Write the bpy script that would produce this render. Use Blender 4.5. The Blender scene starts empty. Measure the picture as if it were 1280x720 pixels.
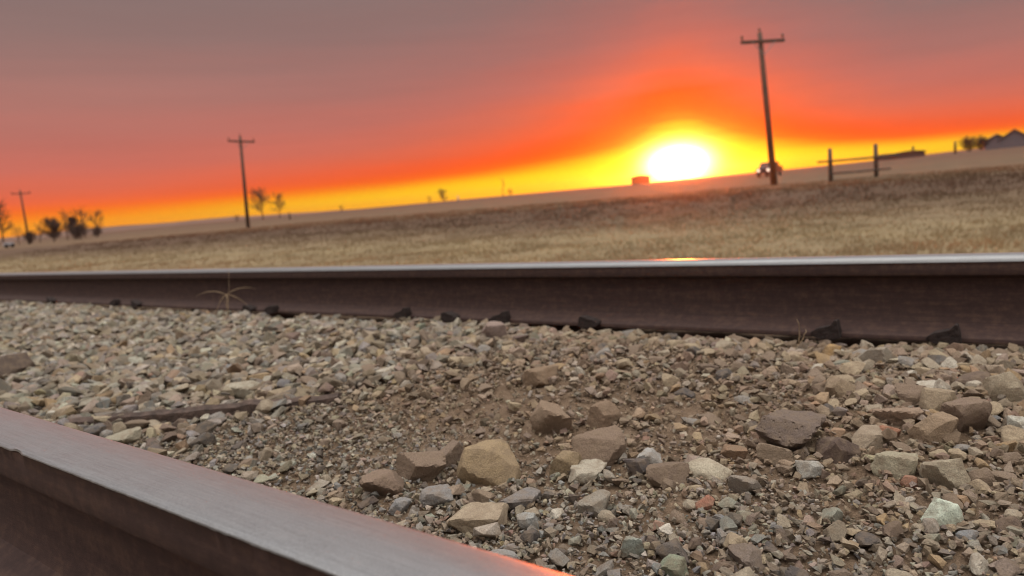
import bpy, bmesh, math, random
import numpy as np
from mathutils import Vector, Matrix, noise as mnoise

random.seed(11)
rng = np.random.default_rng(11)
scn = bpy.context.scene
COL = scn.collection

# ------------------------------------------------------------------ camera
FPX, ROLL, CAMH = 890.0, math.radians(5.25), 0.2086      # focal length in pixels of a 1280 wide frame
PITCH, YAW = math.radians(7.364), math.radians(52.378)   # yaw: from the track direction (+Y) towards +X
Fv = Vector((math.sin(YAW) * math.cos(PITCH), math.cos(YAW) * math.cos(PITCH), -math.sin(PITCH)))
R0 = Vector((math.cos(YAW), -math.sin(YAW), 0))
U0 = R0.cross(Fv)
Uv = U0 * math.cos(ROLL) + R0 * math.sin(ROLL)
Rv = R0 * math.cos(ROLL) - U0 * math.sin(ROLL)
CAM = Vector((0, 0, CAMH))
cd = bpy.data.cameras.new('camera')
cam = bpy.data.objects.new('camera', cd)
COL.objects.link(cam)
cam.matrix_world = Matrix(((Rv.x, Uv.x, -Fv.x, CAM.x), (Rv.y, Uv.y, -Fv.y, CAM.y), (Rv.z, Uv.z, -Fv.z, CAM.z), (0, 0, 0, 1)))
cd.sensor_width = 36
cd.lens = FPX / 1280 * 36
cd.clip_start, cd.clip_end = 0.01, 8000
cd.dof.use_dof = True
cd.dof.focus_distance = 0.80
cd.dof.aperture_fstop = 5.5
scn.camera = cam


def ray(px, py):
    return (Fv + Rv * ((px - 640) / FPX) + Uv * ((360 - py) / FPX)).normalized()


def hit(px, py, z):
    d = ray(px, py)
    return CAM + d * ((z - CAMH) / d.z)


def azim(px):
    """Horizontal unit direction seen at column px on the horizon."""
    y = 303.3 - 0.0919 * px
    d = ray(px, y)
    return Vector((d.x, d.y, 0)).normalized()


SUN = ray(848, 203)
SUN_AZ = math.atan2(SUN.x, SUN.y)
SUN_EL = math.asin(SUN.z)

# ------------------------------------------------------------------ helpers


def srgb(r, g, b):
    f = lambda c: c / 12.92 if c <= 0.04045 else ((c + 0.055) / 1.055) ** 2.4
    return (f(r / 255), f(g / 255), f(b / 255), 1)


def link(name, me, mats, parent=None):
    o = bpy.data.objects.new(name, me)
    COL.objects.link(o)
    for m in (mats if isinstance(mats, (list, tuple)) else [mats]):
        me.materials.append(m)
    if parent:
        o.parent = parent
    return o


def obj(name, bm, mats, parent=None, smooth=False):
    me = bpy.data.meshes.new(name)
    bm.normal_update()
    bm.to_mesh(me)
    bm.free()
    (me.shade_smooth if smooth else me.shade_flat)()
    return link(name, me, mats, parent)


def npmesh(name, v, f, tone=None):
    """Mesh from numpy arrays: triangles f (or quads)."""
    me = bpy.data.meshes.new(name)
    k = f.shape[1]
    me.vertices.add(len(v))
    me.vertices.foreach_set('co', np.ascontiguousarray(v, dtype=np.float32).ravel())
    me.loops.add(f.size)
    me.loops.foreach_set('vertex_index', np.ascontiguousarray(f, dtype=np.int32).ravel())
    me.polygons.add(len(f))
    me.polygons.foreach_set('loop_start', np.arange(0, f.size, k, dtype=np.int32))
    me.update(calc_edges=True)
    if tone is not None:
        a = me.attributes.new('tone', 'FLOAT_COLOR', 'POINT')
        t = np.ones((len(v), 4), np.float32)
        t[:, :3] = tone
        a.data.foreach_set('color', t.ravel())
    return me


def tag(o, label=None, cat=None, group=None, kind=None):
    if label: o['label'] = label
    if cat: o['category'] = cat
    if group: o['group'] = group
    if kind: o['kind'] = kind
    return o


def thing(name, loc, label, cat, group=None, rz=0):
    o = bpy.data.objects.new(name, None)
    COL.objects.link(o)
    o.location = loc
    o.rotation_euler.z = rz
    o.empty_display_size = 0.2
    return tag(o, label, cat, group)


def add_box(bm, c, s, rot=None):
    M = Matrix.Translation(c) @ (rot.to_4x4() if rot else Matrix.Identity(4)) @ Matrix.Diagonal((s[0], s[1], s[2], 1))
    return bmesh.ops.create_cube(bm, size=1, matrix=M)['verts']


def add_tube(bm, pts, radii, n=8, cap=True):
    pts = [Vector(p) for p in pts]
    rings = []
    for i, p in enumerate(pts):
        a = pts[max(i - 1, 0)]
        b = pts[min(i + 1, len(pts) - 1)]
        d = (b - a).normalized()
        s = d.orthogonal().normalized() if abs(d.z) > 0.9 else d.cross(Vector((0, 0, 1))).normalized()
        if i and rings:
            s = (prev - d * prev.dot(d)).normalized()
        prev = s
        t = d.cross(s)
        rings.append([bm.verts.new(p + (s * math.cos(6.28318 * k / n) + t * math.sin(6.28318 * k / n)) * radii[i]) for k in range(n)])
    for a, b in zip(rings, rings[1:]):
        for k in range(n):
            bm.faces.new((a[k], a[(k + 1) % n], b[(k + 1) % n], b[k]))
    if cap:
        bm.faces.new(rings[0][::-1])
        bm.faces.new(rings[-1])


# ------------------------------------------------------------------ materials


class NT:
    def __init__(self, tree):
        self.t = tree
        self.l = tree.links

    def n(self, kind, **kw):
        nd = self.t.nodes.new(kind)
        for k, v in kw.items():
            setattr(nd, k, v)
        return nd

    def put(self, sock, v):
        if isinstance(v, bpy.types.NodeSocket):
            self.l.new(v, sock)
        else:
            sock.default_value = v

    def math(self, op, a, b=None, c=None, clamp=False):
        nd = self.n('ShaderNodeMath', operation=op, use_clamp=clamp)
        self.put(nd.inputs[0], a)
        if b is not None: self.put(nd.inputs[1], b)
        if c is not None: self.put(nd.inputs[2], c)
        return nd.outputs[0]

    def mix(self, f, a, b, blend='MIX'):
        nd = self.n('ShaderNodeMix', data_type='RGBA', blend_type=blend)
        self.put(nd.inputs[0], f)
        self.put(nd.inputs[6], a)
        self.put(nd.inputs[7], b)
        return nd.outputs[2]

    def noise(self, vec, scale, detail=4, rough=0.55):
        nd = self.n('ShaderNodeTexNoise')
        if vec is not None: self.l.new(vec, nd.inputs['Vector'])
        nd.inputs['Scale'].default_value = scale
        nd.inputs['Detail'].default_value = detail
        nd.inputs['Roughness'].default_value = rough
        return nd.outputs['Fac']

    def ramp(self, f, stops, interp='LINEAR'):
        nd = self.n('ShaderNodeValToRGB')
        cr = nd.color_ramp
        cr.interpolation = interp
        while len(cr.elements) < len(stops):
            cr.elements.new(0.5)
        for e, (p, c) in zip(cr.elements, stops):
            e.position = p
            e.color = c if len(c) == 4 else (*c, 1)
        self.put(nd.inputs[0], f)
        return nd.outputs[0]


def mat(name):
    m = bpy.data.materials.new(name)
    m.use_nodes = True
    nt = NT(m.node_tree)
    return m, nt, m.node_tree.nodes['Principled BSDF']


def simple(name, c, rough=0.8, metal=0.0, var=0.35, scale=6.0, bump=0.3):
    m, nt, b = mat(name)
    tc = nt.n('ShaderNodeTexCoord').outputs['Object']
    f = nt.noise(tc, scale, 5)
    lo = tuple(x * (1 - var) for x in c)
    hi = tuple(min(1, x * (1 + var)) for x in c)
    nt.put(b.inputs['Base Color'], nt.ramp(f, [(0.3, lo), (0.7, hi)]))
    b.inputs['Roughness'].default_value = rough
    b.inputs['Metallic'].default_value = metal
    bp = nt.n('ShaderNodeBump')
    bp.inputs['Strength'].default_value = bump
    bp.inputs['Distance'].default_value = 0.02
    nt.put(bp.inputs['Height'], f)
    nt.put(b.inputs['Normal'], bp.outputs[0])
    return m


def stone_mat(name, base=None, pits=False, fine=260.0):
    """Weathered stone: own tone (or the per stone attribute), mineral speckle, dust in blotches, rough bump."""
    m, nt, b = mat(name)
    tc = nt.n('ShaderNodeNewGeometry').outputs['Position']
    if base is None:
        col = nt.n('ShaderNodeAttribute', attribute_name='tone').outputs['Color']
    else:
        col = nt.n('ShaderNodeRGB')
        col.outputs[0].default_value = (*base, 1)
        col = col.outputs[0]
    sp = nt.noise(tc, fine * 2.2, 3, 0.7)
    bl = nt.noise(tc, fine * 0.28, 5, 0.6)
    spk = nt.ramp(sp, [(0.30, (0.55, 0.55, 0.56)), (0.5, (1, 1, 1)), (0.72, (1.4, 1.38, 1.32))])
    c1 = nt.mix(0.75, col, spk, 'MULTIPLY')
    dust = nt.ramp(bl, [(0.42, (0, 0, 0)), (0.62, (1, 1, 1))])
    c2 = nt.mix(nt.math('MULTIPLY', dust, 0.5), c1, (0.200, 0.148, 0.100, 1))
    nt.put(b.inputs['Base Color'], c2)
    b.inputs['Roughness'].default_value = 0.88
    b.inputs['Specular IOR Level'].default_value = 0.3
    h = nt.math('ADD', nt.math('MULTIPLY', nt.noise(tc, fine * 0.5, 6, 0.65), 1.0), nt.math('MULTIPLY', sp, 0.25))
    if pits:
        vo = nt.n('ShaderNodeTexVoronoi')
        nt.l.new(tc, vo.inputs['Vector'])
        vo.inputs['Scale'].default_value = 95
        pit = nt.ramp(vo.outputs['Distance'], [(0.10, (0, 0, 0)), (0.24, (1, 1, 1))])
        h = nt.math('ADD', h, nt.math('MULTIPLY', pit, 1.2))
    bp = nt.n('ShaderNodeBump')
    bp.inputs['Strength'].default_value = 0.75
    bp.inputs['Distance'].default_value = 0.0055
    nt.put(bp.inputs['Height'], h)
    nt.put(b.inputs['Normal'], bp.outputs[0])
    return m


# polished running surface of the rail
M_POL, nt, b = mat('worn_steel')
tc = nt.n('ShaderNodeTexCoord').outputs['Object']
mp = nt.n('ShaderNodeMapping')
nt.l.new(tc, mp.inputs[0])
mp.inputs['Scale'].default_value = (900, 14, 300)
scr = nt.noise(mp.outputs[0], 1.0, 5, 0.7)
blo = nt.noise(tc, 40, 5, 0.65)
gr = nt.noise(tc, 650, 3, 0.7)
scr0 = nt.math('ADD', nt.math('MULTIPLY', scr, 0.5), nt.math('MULTIPLY', gr, 0.5))
nt.put(b.inputs['Base Color'], nt.mix(nt.math('MULTIPLY', blo, 0.55), nt.ramp(scr0, [(0.38, (0.170, 0.180, 0.188)), (0.62, (0.325, 0.342, 0.355))]), (0.22, 0.215, 0.21, 1)))
b.inputs['Metallic'].default_value = 0.5
nt.put(b.inputs['Roughness'], nt.ramp(nt.math('ADD', nt.math('MULTIPLY', blo, 0.6), nt.math('MULTIPLY', gr, 0.4)), [(0.3, (0.28,) * 3), (0.7, (0.42,) * 3)]))
bp = nt.n('ShaderNodeBump')
bp.inputs['Strength'].default_value = 0.45
bp.inputs['Distance'].default_value = 0.0006
nt.put(bp.inputs['Height'], nt.math('ADD', nt.math('MULTIPLY', scr, 0.5), nt.math('MULTIPLY', gr, 0.9)))
nt.put(b.inputs['Normal'], bp.outputs[0])

# rusty sides of the rail
M_RUST, nt, b = mat('dark_rusted_steel')
tc = nt.n('ShaderNodeTexCoord').outputs['Object']
n1 = nt.noise(tc, 55, 6, 0.7)
n2 = nt.noise(tc, 900, 3, 0.6)
mp = nt.n('ShaderNodeMapping')
nt.l.new(tc, mp.inputs[0])
mp.inputs['Scale'].default_value = (40, 9, 130)
n1 = nt.math('ADD', nt.math('MULTIPLY', n1, 0.6), nt.math('MULTIPLY', nt.noise(mp.outputs[0], 1.0, 5, 0.7), 0.4))
nt.put(b.inputs['Base Color'], nt.mix(nt.math('MULTIPLY', n2, 0.4), nt.ramp(n1, [(0.38, (0.036, 0.019, 0.017)), (0.5, (0.052, 0.028, 0.024)), (0.62, (0.088, 0.050, 0.036))]), (0.056, 0.036, 0.030, 1)))
b.inputs['Roughness'].default_value = 0.78
b.inputs['Specular IOR Level'].default_value = 0.35
bp = nt.n('ShaderNodeBump')
bp.inputs['Strength'].default_value = 0.5
bp.inputs['Distance'].default_value = 0.0012
nt.put(bp.inputs['Height'], nt.math('ADD', n1, nt.math('MULTIPLY', n2, 0.6)))
nt.put(b.inputs['Normal'], bp.outputs[0])

M_DARKRUST = simple('black_rusted_iron', (0.022, 0.013, 0.011), 0.85, 0.0, 0.4, 60, 0.4)
M_TIMBER = simple('weathered_creosote_timber', (0.070, 0.046, 0.036), 0.9, 0.0, 0.5, 45, 0.6)
M_POLE = simple('weathered_pole_wood', (0.075, 0.050, 0.036), 0.9, 0, 0.3, 3)
M_CERAMIC = simple('brown_glazed_insulator', (0.10, 0.055, 0.04), 0.35, 0, 0.2, 8)
M_METAL = simple('galvanised_steel', (0.25, 0.24, 0.23), 0.6, 0.5, 0.2, 12)
M_FENCE = simple('grey_fence_wood', (0.085, 0.062, 0.050), 0.9, 0, 0.3, 5)
M_BARK = simple('bare_tree_bark', (0.085, 0.055, 0.040), 0.95, 0, 0.3, 5)
M_TWIG = simple('bare_twigs', (0.12, 0.072, 0.046), 0.95, 0, 0.3, 5)
M_BUSHTWIG = simple('dense_dark_twigs', (0.060, 0.045, 0.040), 0.95, 0, 0.3, 5)
M_STRAW = simple('dry_straw', (0.28, 0.20, 0.12), 0.9, 0, 0.25, 40)
M_WALL = simple('grey_siding', (0.17, 0.15, 0.165), 0.85, 0, 0.12, 3)
M_WALLDK = simple('dark_weathered_siding', (0.10, 0.075, 0.07), 0.9, 0, 0.2, 3)
M_ROOF = simple('grey_shingles', (0.13, 0.115, 0.12), 0.9, 0, 0.2, 4)
M_WHITE = simple('white_painted_steel', (0.42, 0.42, 0.44), 0.5, 0, 0.06, 3)
M_PAINT = simple('dark_vehicle_paint', (0.05, 0.035, 0.035), 0.35, 0, 0.1, 3)
M_RUBBER = simple('black_rubber', (0.02, 0.02, 0.02), 0.9, 0, 0.2, 12)
M_GLASS = simple('dark_window_glass', (0.03, 0.03, 0.035), 0.1, 0, 0.1, 3, 0)
M_CHROME = simple('dull_rim_metal', (0.4, 0.4, 0.4), 0.4, 0.8, 0.1, 6)
M_LAMP, nt, b = mat('lit_headlight')
b.inputs['Base Color'].default_value = (0.9, 0.85, 0.75, 1)
b.inputs['Emission Color'].default_value = (1, 0.86, 0.66, 1)
b.inputs['Emission Strength'].default_value = 1.3
M_PATHDIRT = None

# ------------------------------------------------------------------ terrain


def fbm(x, y, s, seed=0.0, octv=4):
    return mnoise.fractal(Vector((x * s + seed, y * s - seed * 0.7, seed)), 1.0, 2.0, octv)


def smooth(a, b, x):
    t = min(1, max(0, (x - a) / (b - a)))
    return t * t * (3 - 2 * t)


PROF = [(-400, 0.0), (-120, -0.5), (-30, -0.95), (-4, -1.0), (-1.9, -0.95), (-0.55, -0.24), (0.0, -0.22), (0.24, -0.215), (1.0, -0.188), (1.45, -0.187), (1.66, -0.195), (1.75, -0.199), (2.35, -0.205), (3.9, -1.0), (20.6, -1.02),
        (23, -0.88), (27.7, -0.60), (34, -0.58), (46, -0.62), (70, -0.35), (110, -0.02), (170, 0.16), (2000, 0.4)]


def ground_z(x, y):
    for (a, za), (c, zc) in zip(PROF, PROF[1:]):
        if x <= c:
            t = (x - a) / (c - a)
            if a >= 2.0 or a < -0.6: t = t * t * (3 - 2 * t)
            z = za + (zc - za) * t
            break
    else:
        z = PROF[-1][1]
    r = math.hypot(x, y)
    if x > 4 or x < -2.2:
        k = smooth(4, 12, abs(x))
        z += k * (0.07 * fbm(x, y, 0.12, 3.1) + 0.05 * fbm(x, y, 0.5, 7.7, 3)) * (1 if r < 60 else max(0.15, 60 / r))
        az = math.degrees(math.atan2(x, y))
        z += smooth(70, 92, az) * 0.0036 * max(0, r - 30)
        if r > 300:
            z += (r - 300) * 0.0030 * (0.35 + 0.65 * max(0, fbm(math.sin(az / 57.3) * 5, math.cos(az / 57.3) * 5, 1.0, 1.3) + 0.35))
    return z


def dirt_amount(x, y):
    """Bare dirt patch in the crib between the rails."""
    a = math.exp(-(((x - 1.02) / 0.30) ** 2 + ((y - 0.68) / 0.40) ** 2) * 0.9)
    return min(1.0, a * 1.25 + 0.28 * fbm(x, y, 5.0, 2.2))


def bed_z(x, y):
    z = ground_z(x, y)
    z += 0.012 * fbm(x, y, 2.6, 5.5) + 0.004 * fbm(x, y, 14, 1.1, 3)
    # coarse shoulder of rock heaped by the far rail on the camera's side of the fine gravel
    z += 0.016 * math.exp(-((x - 1.25) / 0.3) ** 2 - ((y - 0.15) / 0.2) ** 2)
    z -= 0.012 * smooth(1.2, 2.6, y)
    z -= 0.010 * math.exp(-((x - 0.95) / 0.28) ** 2 - ((y - 0.75) / 0.32) ** 2)
    return z


# the ground is one polar sheet round the camera, fine near it and reaching past the skyline
def build_ground():
    radii = [0.0] + list(np.geomspace(0.12, 1500, 300))
    az = []
    a = -180.0
    while a < 180 - 1e-6:
        az.append(a)
        a += 0.8 if -5 < a < 105 else 4.0
    az = np.radians(np.array(az))
    na = len(az)
    v = [(0, 0, bed_z(0, 0) - 0.012)]
    for r in radii[1:]:
        for t in az:
            x, y = r * math.sin(t), r * math.cos(t)
            if -0.6 < x < 2.4:
                z = bed_z(x, y) - 0.004
            else:
                z = ground_z(x, y)
            v.append((x, y, z))
    f = []
    for k in range(na):
        k2 = (k + 1) % na
        f.append((0, 1 + k2, 1 + k, 1 + k))
    tri = np.array([(0, 1 + (k + 1) % na, 1 + k) for k in range(na)])
    q = []
    for i in range(len(radii) - 2):
        o1 = 1 + i * na
        o2 = o1 + na
        for k in range(na):
            k2 = (k + 1) % na
            q.append((o1 + k, o1 + k2, o2 + k2))
            q.append((o1 + k, o2 + k2, o2 + k))
    me = npmesh('ground', np.array(v), np.vstack([tri, np.array(q)]))
    me.shade_smooth()
    return me


def field_nodes(nt, pos):
    """Colour of the dead grass: pale in the ditch, dark reddish weeds on the bank, tan beyond."""
    sx = nt.n('ShaderNodeSeparateXYZ')
    nt.l.new(pos, sx.inputs[0])
    big = nt.noise(pos, 0.10, 4, 0.6)
    mid = nt.noise(pos, 0.7, 5, 0.65)
    fin = nt.noise(pos, 9.0, 4, 0.7)
    xx = nt.math('ADD', sx.outputs[0], nt.math('MULTIPLY', nt.math('SUBTRACT', big, 0.5), 8.0))
    xx = nt.math('ADD', xx, nt.math('MULTIPLY', nt.math('SUBTRACT', mid, 0.5), 3.0))
    t = nt.math('DIVIDE', xx, 100.0, clamp=True)
    base = nt.ramp(t, [(0.03, (0.215, 0.165, 0.100)), (0.15, (0.235, 0.185, 0.110)), (0.185, (0.190, 0.142, 0.088)), (0.232, (0.106, 0.070, 0.046)), (0.265, (0.102, 0.066, 0.045)),
                       (0.325, (0.135, 0.095, 0.059)), (0.42, (0.135, 0.094, 0.059)), (1.0, (0.100, 0.068, 0.047))])
    blot = nt.ramp(mid, [(0.30, (0.76, 0.74, 0.71)), (0.5, (1, 1, 1)), (0.7, (1.15, 1.14, 1.08))])
    c = nt.mix(0.8, base, blot, 'MULTIPLY')
    fine = nt.ramp(fin, [(0.3, (0.88, 0.87, 0.85)), (0.7, (1.22, 1.21, 1.18))])
    return nt.mix(0.7, c, fine, 'MULTIPLY'), fin, sx


M_GROUND, nt, b = mat('earth_and_dead_grass')
pos = nt.n('ShaderNodeNewGeometry').outputs['Position']
grass_c, fin, sx = field_nodes(nt, pos)
d1 = nt.noise(pos, 22, 6, 0.7)
d2 = nt.noise(pos, 320, 4, 0.7)
d3 = nt.noise(pos, 1100, 3, 0.75)
dirt = nt.ramp(d1, [(0.3, (0.130, 0.088, 0.058)), (0.5, (0.185, 0.130, 0.088)), (0.7, (0.225, 0.165, 0.118))])
dirt = nt.mix(0.85, dirt, nt.ramp(d2, [(0.32, (0.55, 0.53, 0.50)), (0.5, (1, 1, 1)), (0.68, (1.4, 1.4, 1.38))]), 'MULTIPLY')
dirt = nt.mix(0.8, dirt, nt.ramp(d3, [(0.34, (0.5, 0.48, 0.46)), (0.5, (1, 1, 1)), (0.66, (1.55, 1.55, 1.5))]), 'MULTIPLY')
m1 = nt.math('GREATER_THAN', sx.outputs[0], 2.9)
m2 = nt.math('LESS_THAN', sx.outputs[0], -1.3)
nt.put(b.inputs['Base Color'], nt.mix(nt.math('MAXIMUM', m1, m2), dirt, grass_c))
b.inputs['Roughness'].default_value = 0.95
b.inputs['Specular IOR Level'].default_value = 0.15
bp = nt.n('ShaderNodeBump')
bp.inputs['Strength'].default_value = 0.7
bp.inputs['Distance'].default_value = 0.009
nt.put(bp.inputs['Height'], nt.math('ADD', nt.math('ADD', nt.math('MULTIPLY', d1, 1.0), nt.math('MULTIPLY', d2, 0.9)), nt.math('MULTIPLY', d3, 0.35)))
nt.put(b.inputs['Normal'], bp.outputs[0])
tag(link('ground', build_ground(), M_GROUND), kind='structure')

# dead grass standing in the ditch, on the bank and beyond it: too many blades to count
M_GRASS, nt, b = mat('dead_grass_blades')
pos = nt.n('ShaderNodeNewGeometry').outputs['Position']
gc, fin, sx = field_nodes(nt, pos)
info = nt.n('ShaderNodeAttribute', attribute_name='tone').outputs['Color']
bc = nt.mix(1.0, gc, info, 'MULTIPLY')
nt.put(b.inputs['Base Color'], bc)
b.inputs['Roughness'].default_value = 0.8
b.inputs['Specular IOR Level'].default_value = 0.2
trl = nt.n('ShaderNodeBsdfTranslucent')                      # thin dry blades let light through
nt.put(trl.inputs['Color'], bc)
mxs = nt.n('ShaderNodeMixShader')
mxs.inputs[0].default_value = 0.5
nt.l.new(b.outputs[0], mxs.inputs[1])
nt.l.new(trl.outputs[0], mxs.inputs[2])
nt.l.new(mxs.outputs[0], M_GRASS.node_tree.nodes['Material Output'].inputs['Surface'])


def build_grass(n=60000):
    V, Fc, T = [], [], []
    base = 0
    for i in range(n):
        r = 5.0 * (75 / 5.0) ** (rng.random() ** 0.72)
        a = math.radians(rng.uniform(2, 100))
        x, y = r * math.sin(a), r * math.cos(a)
        if x < 3.9 or x > 45: continue
        z = ground_z(x, y) - 0.02
        bank = smooth(19, 24, x) * (1 - smooth(30, 38, x))
        patch = 0.5 + 0.9 * fbm(x, y, 0.35, 9.1, 3)
        if rng.random() > 0.8 + 0.5 * patch: continue
        hgt = (0.04 + 0.06 * rng.random()) * (1 + 0.8 * bank * rng.random()) * (0.7 + 0.6 * max(0, patch))
        wid = 0.004 + 0.0006 * r
        tn = rng.uniform(1.2, 1.4)
        for k in range(4):
            bx, by = x + rng.normal(0, 0.05 + 0.002 * r), y + rng.normal(0, 0.05 + 0.002 * r)
            ang = rng.uniform(0, 6.283)
            dx, dy = math.cos(ang) * wid, math.sin(ang) * wid
            lx, ly = rng.normal(0, 0.4) * hgt, rng.normal(0, 0.4) * hgt
            hh = hgt * rng.uniform(0.6, 1.2)
            V += [(bx - dx, by - dy, z), (bx + dx, by + dy, z), (bx + dx * 0.6 + lx * 0.45, by + dy * 0.6 + ly * 0.45, z + hh * 0.6), (bx + lx, by + ly, z + hh)]
            Fc += [(base, base + 1, base + 2), (base, base + 2, base + 3)]
            T += [(tn, tn, tn)] * 4
            base += 4
    me = npmesh('dead_grass', np.array(V), np.array(Fc), np.array(T))
    me.shade_flat()
    return me


tag(link('dead_grass', build_grass(), M_GRASS), 'pale dead grass covering the field beyond the far rail', 'grass', kind='stuff')

# ------------------------------------------------------------------ rails


LOWER = [(0.0336, -0.0150), (0.0338, -0.0225), (0.0345, -0.0345), (0.0330, -0.0405), (0.0210, -0.0450), (0.0125, -0.0500), (0.0090, -0.0600), (0.0082, -0.0800), (0.0082, -0.1050),
         (0.0100, -0.1270), (0.0160, -0.1390), (0.0300, -0.1450), (0.0500, -0.1515), (0.0685, -0.1570), (0.0700, -0.1590), (0.0700, -0.1665), (0.0680, -0.1680)]
LOWER = [(x, z if z > -0.05 else -0.05 + (z + 0.05) * 1.085) for x, z in LOWER]
# outlines of half a 115 lb rail from the middle of the head down to the foot: round gauge corner, worn gauge corner, flat side with a rolled lip
GAUGE = [(0.0, 0.0), (0.012, -0.0004), (0.020, -0.0012), (0.026, -0.0026), (0.0295, -0.0048), (0.0322, -0.0078), (0.0340, -0.0115), (0.0346, -0.0135)] + LOWER
WORN = [(0.0, 0.0), (0.004, -0.0002), (0.010, -0.0008), (0.016, -0.00175), (0.022, -0.0029), (0.028, -0.0042), (0.0325, -0.0056), (0.0350, -0.0078)] + [(0.0352, -0.0150)] + LOWER[1:]
LIP = [(0.0, 0.0), (0.010, -0.0002), (0.018, -0.0004), (0.025, -0.0007), (0.0305, -0.0012), (0.0337, -0.0020), (0.0352, -0.0032), (0.0354, -0.0044)] + [(0.0338, -0.0066)] + LOWER[1:]


def make_rail(name, xc, ys, left, right, label, lip=False):
    ys = list(ys)
    prof = [(-x, z, i) for i, (x, z) in reversed(list(enumerate(left)))][:-1] + [(x, z, i) for i, (x, z) in enumerate(right)]
    npf = len(prof)
    V, Q, MI = [], [], []
    for y in ys:
        for (x, z, i) in prof:
            if lip and x < 0 and i in (5, 6, 7, 8):         # ragged lip of rolled metal along this edge
                w = mnoise.noise(Vector((y * 30, 3.3, 0))) * 0.5 + mnoise.noise(Vector((y * 120, 1.1, 4))) * 0.5
                chip = max(0.0, mnoise.noise(Vector((y * 22, 9.1, 2))) - 0.32) * 3.0
                x -= 0.0008 * max(-0.5, w) - 0.0016 * chip * (i > 5)
                z -= 0.0010 * max(0, w) * (i == 7) - 0.0006 * chip
            V.append((x, y, z))
    for j in range(len(ys) - 1):
        for i in range(npf - 1):
            a = j * npf + i
            Q.append((a, a + 1, a + npf + 1, a + npf))
            k = max(prof[i][2], prof[i + 1][2])
            MI.append(0 if k <= 7 else 1)
        a = j * npf
        Q.append((a + npf - 1, a, a + npf, a + 2 * npf - 1))
        MI.append(1)
    me = npmesh(name, np.array(V), np.array(Q))
    me.shade_smooth()
    me.polygons.foreach_set('material_index', np.array(MI, np.int32))
    bm = bmesh.new()
    bm.from_mesh(me)
    bm.verts.ensure_lookup_table()
    bm.faces.new([bm.verts[i] for i in range(npf)])
    bm.faces.new([bm.verts[len(bm.verts) - npf + i] for i in range(npf)])
    bmesh.ops.recalc_face_normals(bm, faces=bm.faces)
    for e in bm.edges:
        if len(e.link_faces) == 2 and e.calc_face_angle(0) > math.radians(38): e.smooth = False
    bm.to_mesh(me)
    bm.free()
    o = link(name, me, [M_POL, M_RUST])
    o.location = (xc, 0, 0)
    return tag(o, label, 'rail')


XN, XF = 0.311 - 0.0345, 0.298 + 1.435 + 0.0345
finey = np.concatenate([np.linspace(-12, -0.4, 12), np.arange(-0.35, 2.2, 0.004), np.geomspace(2.21, 160, 60)])
make_rail('rail', XN, finey, LIP, WORN, 'close steel rail crossing the lower corner with grey worn top and ragged lip', True)
finey2 = np.concatenate([np.linspace(-12, -0.6, 12), np.arange(-0.5, 3, 0.02), np.geomspace(3.02, 160, 60)])
make_rail('rail', XF, finey2, GAUGE, GAUGE, 'long dark brown rail running across the middle behind the ballast')

# rail anchors clipped under the far rail's foot, their dark jaws standing above the ballast


def anchor_mesh(flip, h):
    bm = bmesh.new()
    # jaw gripping the foot edge: a bent bar with a raised pointed heel
    out = [(-0.052, -0.004), (-0.050, 0.004), (-0.034, 0.013), (-0.014, 0.017), (0.000, 0.021), (0.013, h), (0.018, h - 0.001), (0.022, 0.016), (0.026, -0.010), (0.0, -0.016), (-0.034, -0.012)]
    out = [(x * (1 if flip else -1), z) for x, z in out]
    a = [bm.verts.new((-0.018, x, z)) for x, z in out]
    c = [bm.verts.new((0.020, x * 0.92, z * 0.9)) for x, z in out]
    n = len(out)
    for k in range(n):
        bm.faces.new((a[k], a[(k + 1) % n], c[(k + 1) % n], c[k]))
    bm.faces.new(a[::-1])
    bm.faces.new(c)
    bmesh.ops.recalc_face_normals(bm, faces=bm.faces)
    bmesh.ops.bevel(bm, geom=bm.edges[:], offset=0.0012, segments=1, affect='EDGES')
    return bm


ANCH = [(1040, 426, 0.040, 0, 'dark iron rail anchor with pointed heel beside an ochre stone at the far rail'),
        (1188, 428, 0.038, 0, 'black iron rail anchor with upright spur, closest to the picture edge'),
        (735, 411, 0.026, 1, 'low rail anchor under the sun glint on the far rail'),
        (630, 404, 0.034, 0, 'small rail anchor poking up behind a pinkish grey stone'),
        (562, 404, 0.022, 1, 'flat slanting rail anchor half buried beside the far rail'),
        (507, 397, 0.036, 0, 'stubby black rail anchor standing clear of the ballast by the far rail'),
        (343, 394, 0.026, 0, 'dark rail anchor just past the dry weed'),
        (312, 391, 0.022, 1, 'tiny rail anchor right next to the dry weed stalk'),
        (172, 388, 0.030, 1, 'rail anchor of a close pair far down the rail, nearer one'),
        (147, 388, 0.030, 0, 'rail anchor of a close pair far down the rail, farther one'),
        (66, 385, 0.032, 1, 'most distant rail anchor at the left end of the far rail')]
for px, py, h, fl, lab in ANCH:
    p = hit(px, py, -0.152)
    d = ray(px, py)
    t = (XF - 0.075 - CAM.x) / d.x
    o = obj('rail_anchor', anchor_mesh(fl, h * 0.88), M_DARKRUST)
    o.location = (XF - 0.078, CAM.y + d.y * t, -0.165)
    o.scale = (0.9, 0.82, 0.92)
    tag(o, lab, 'rail anchor', 'rail anchors along the far rail')

# half buried dark timber beside the near rail


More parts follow.
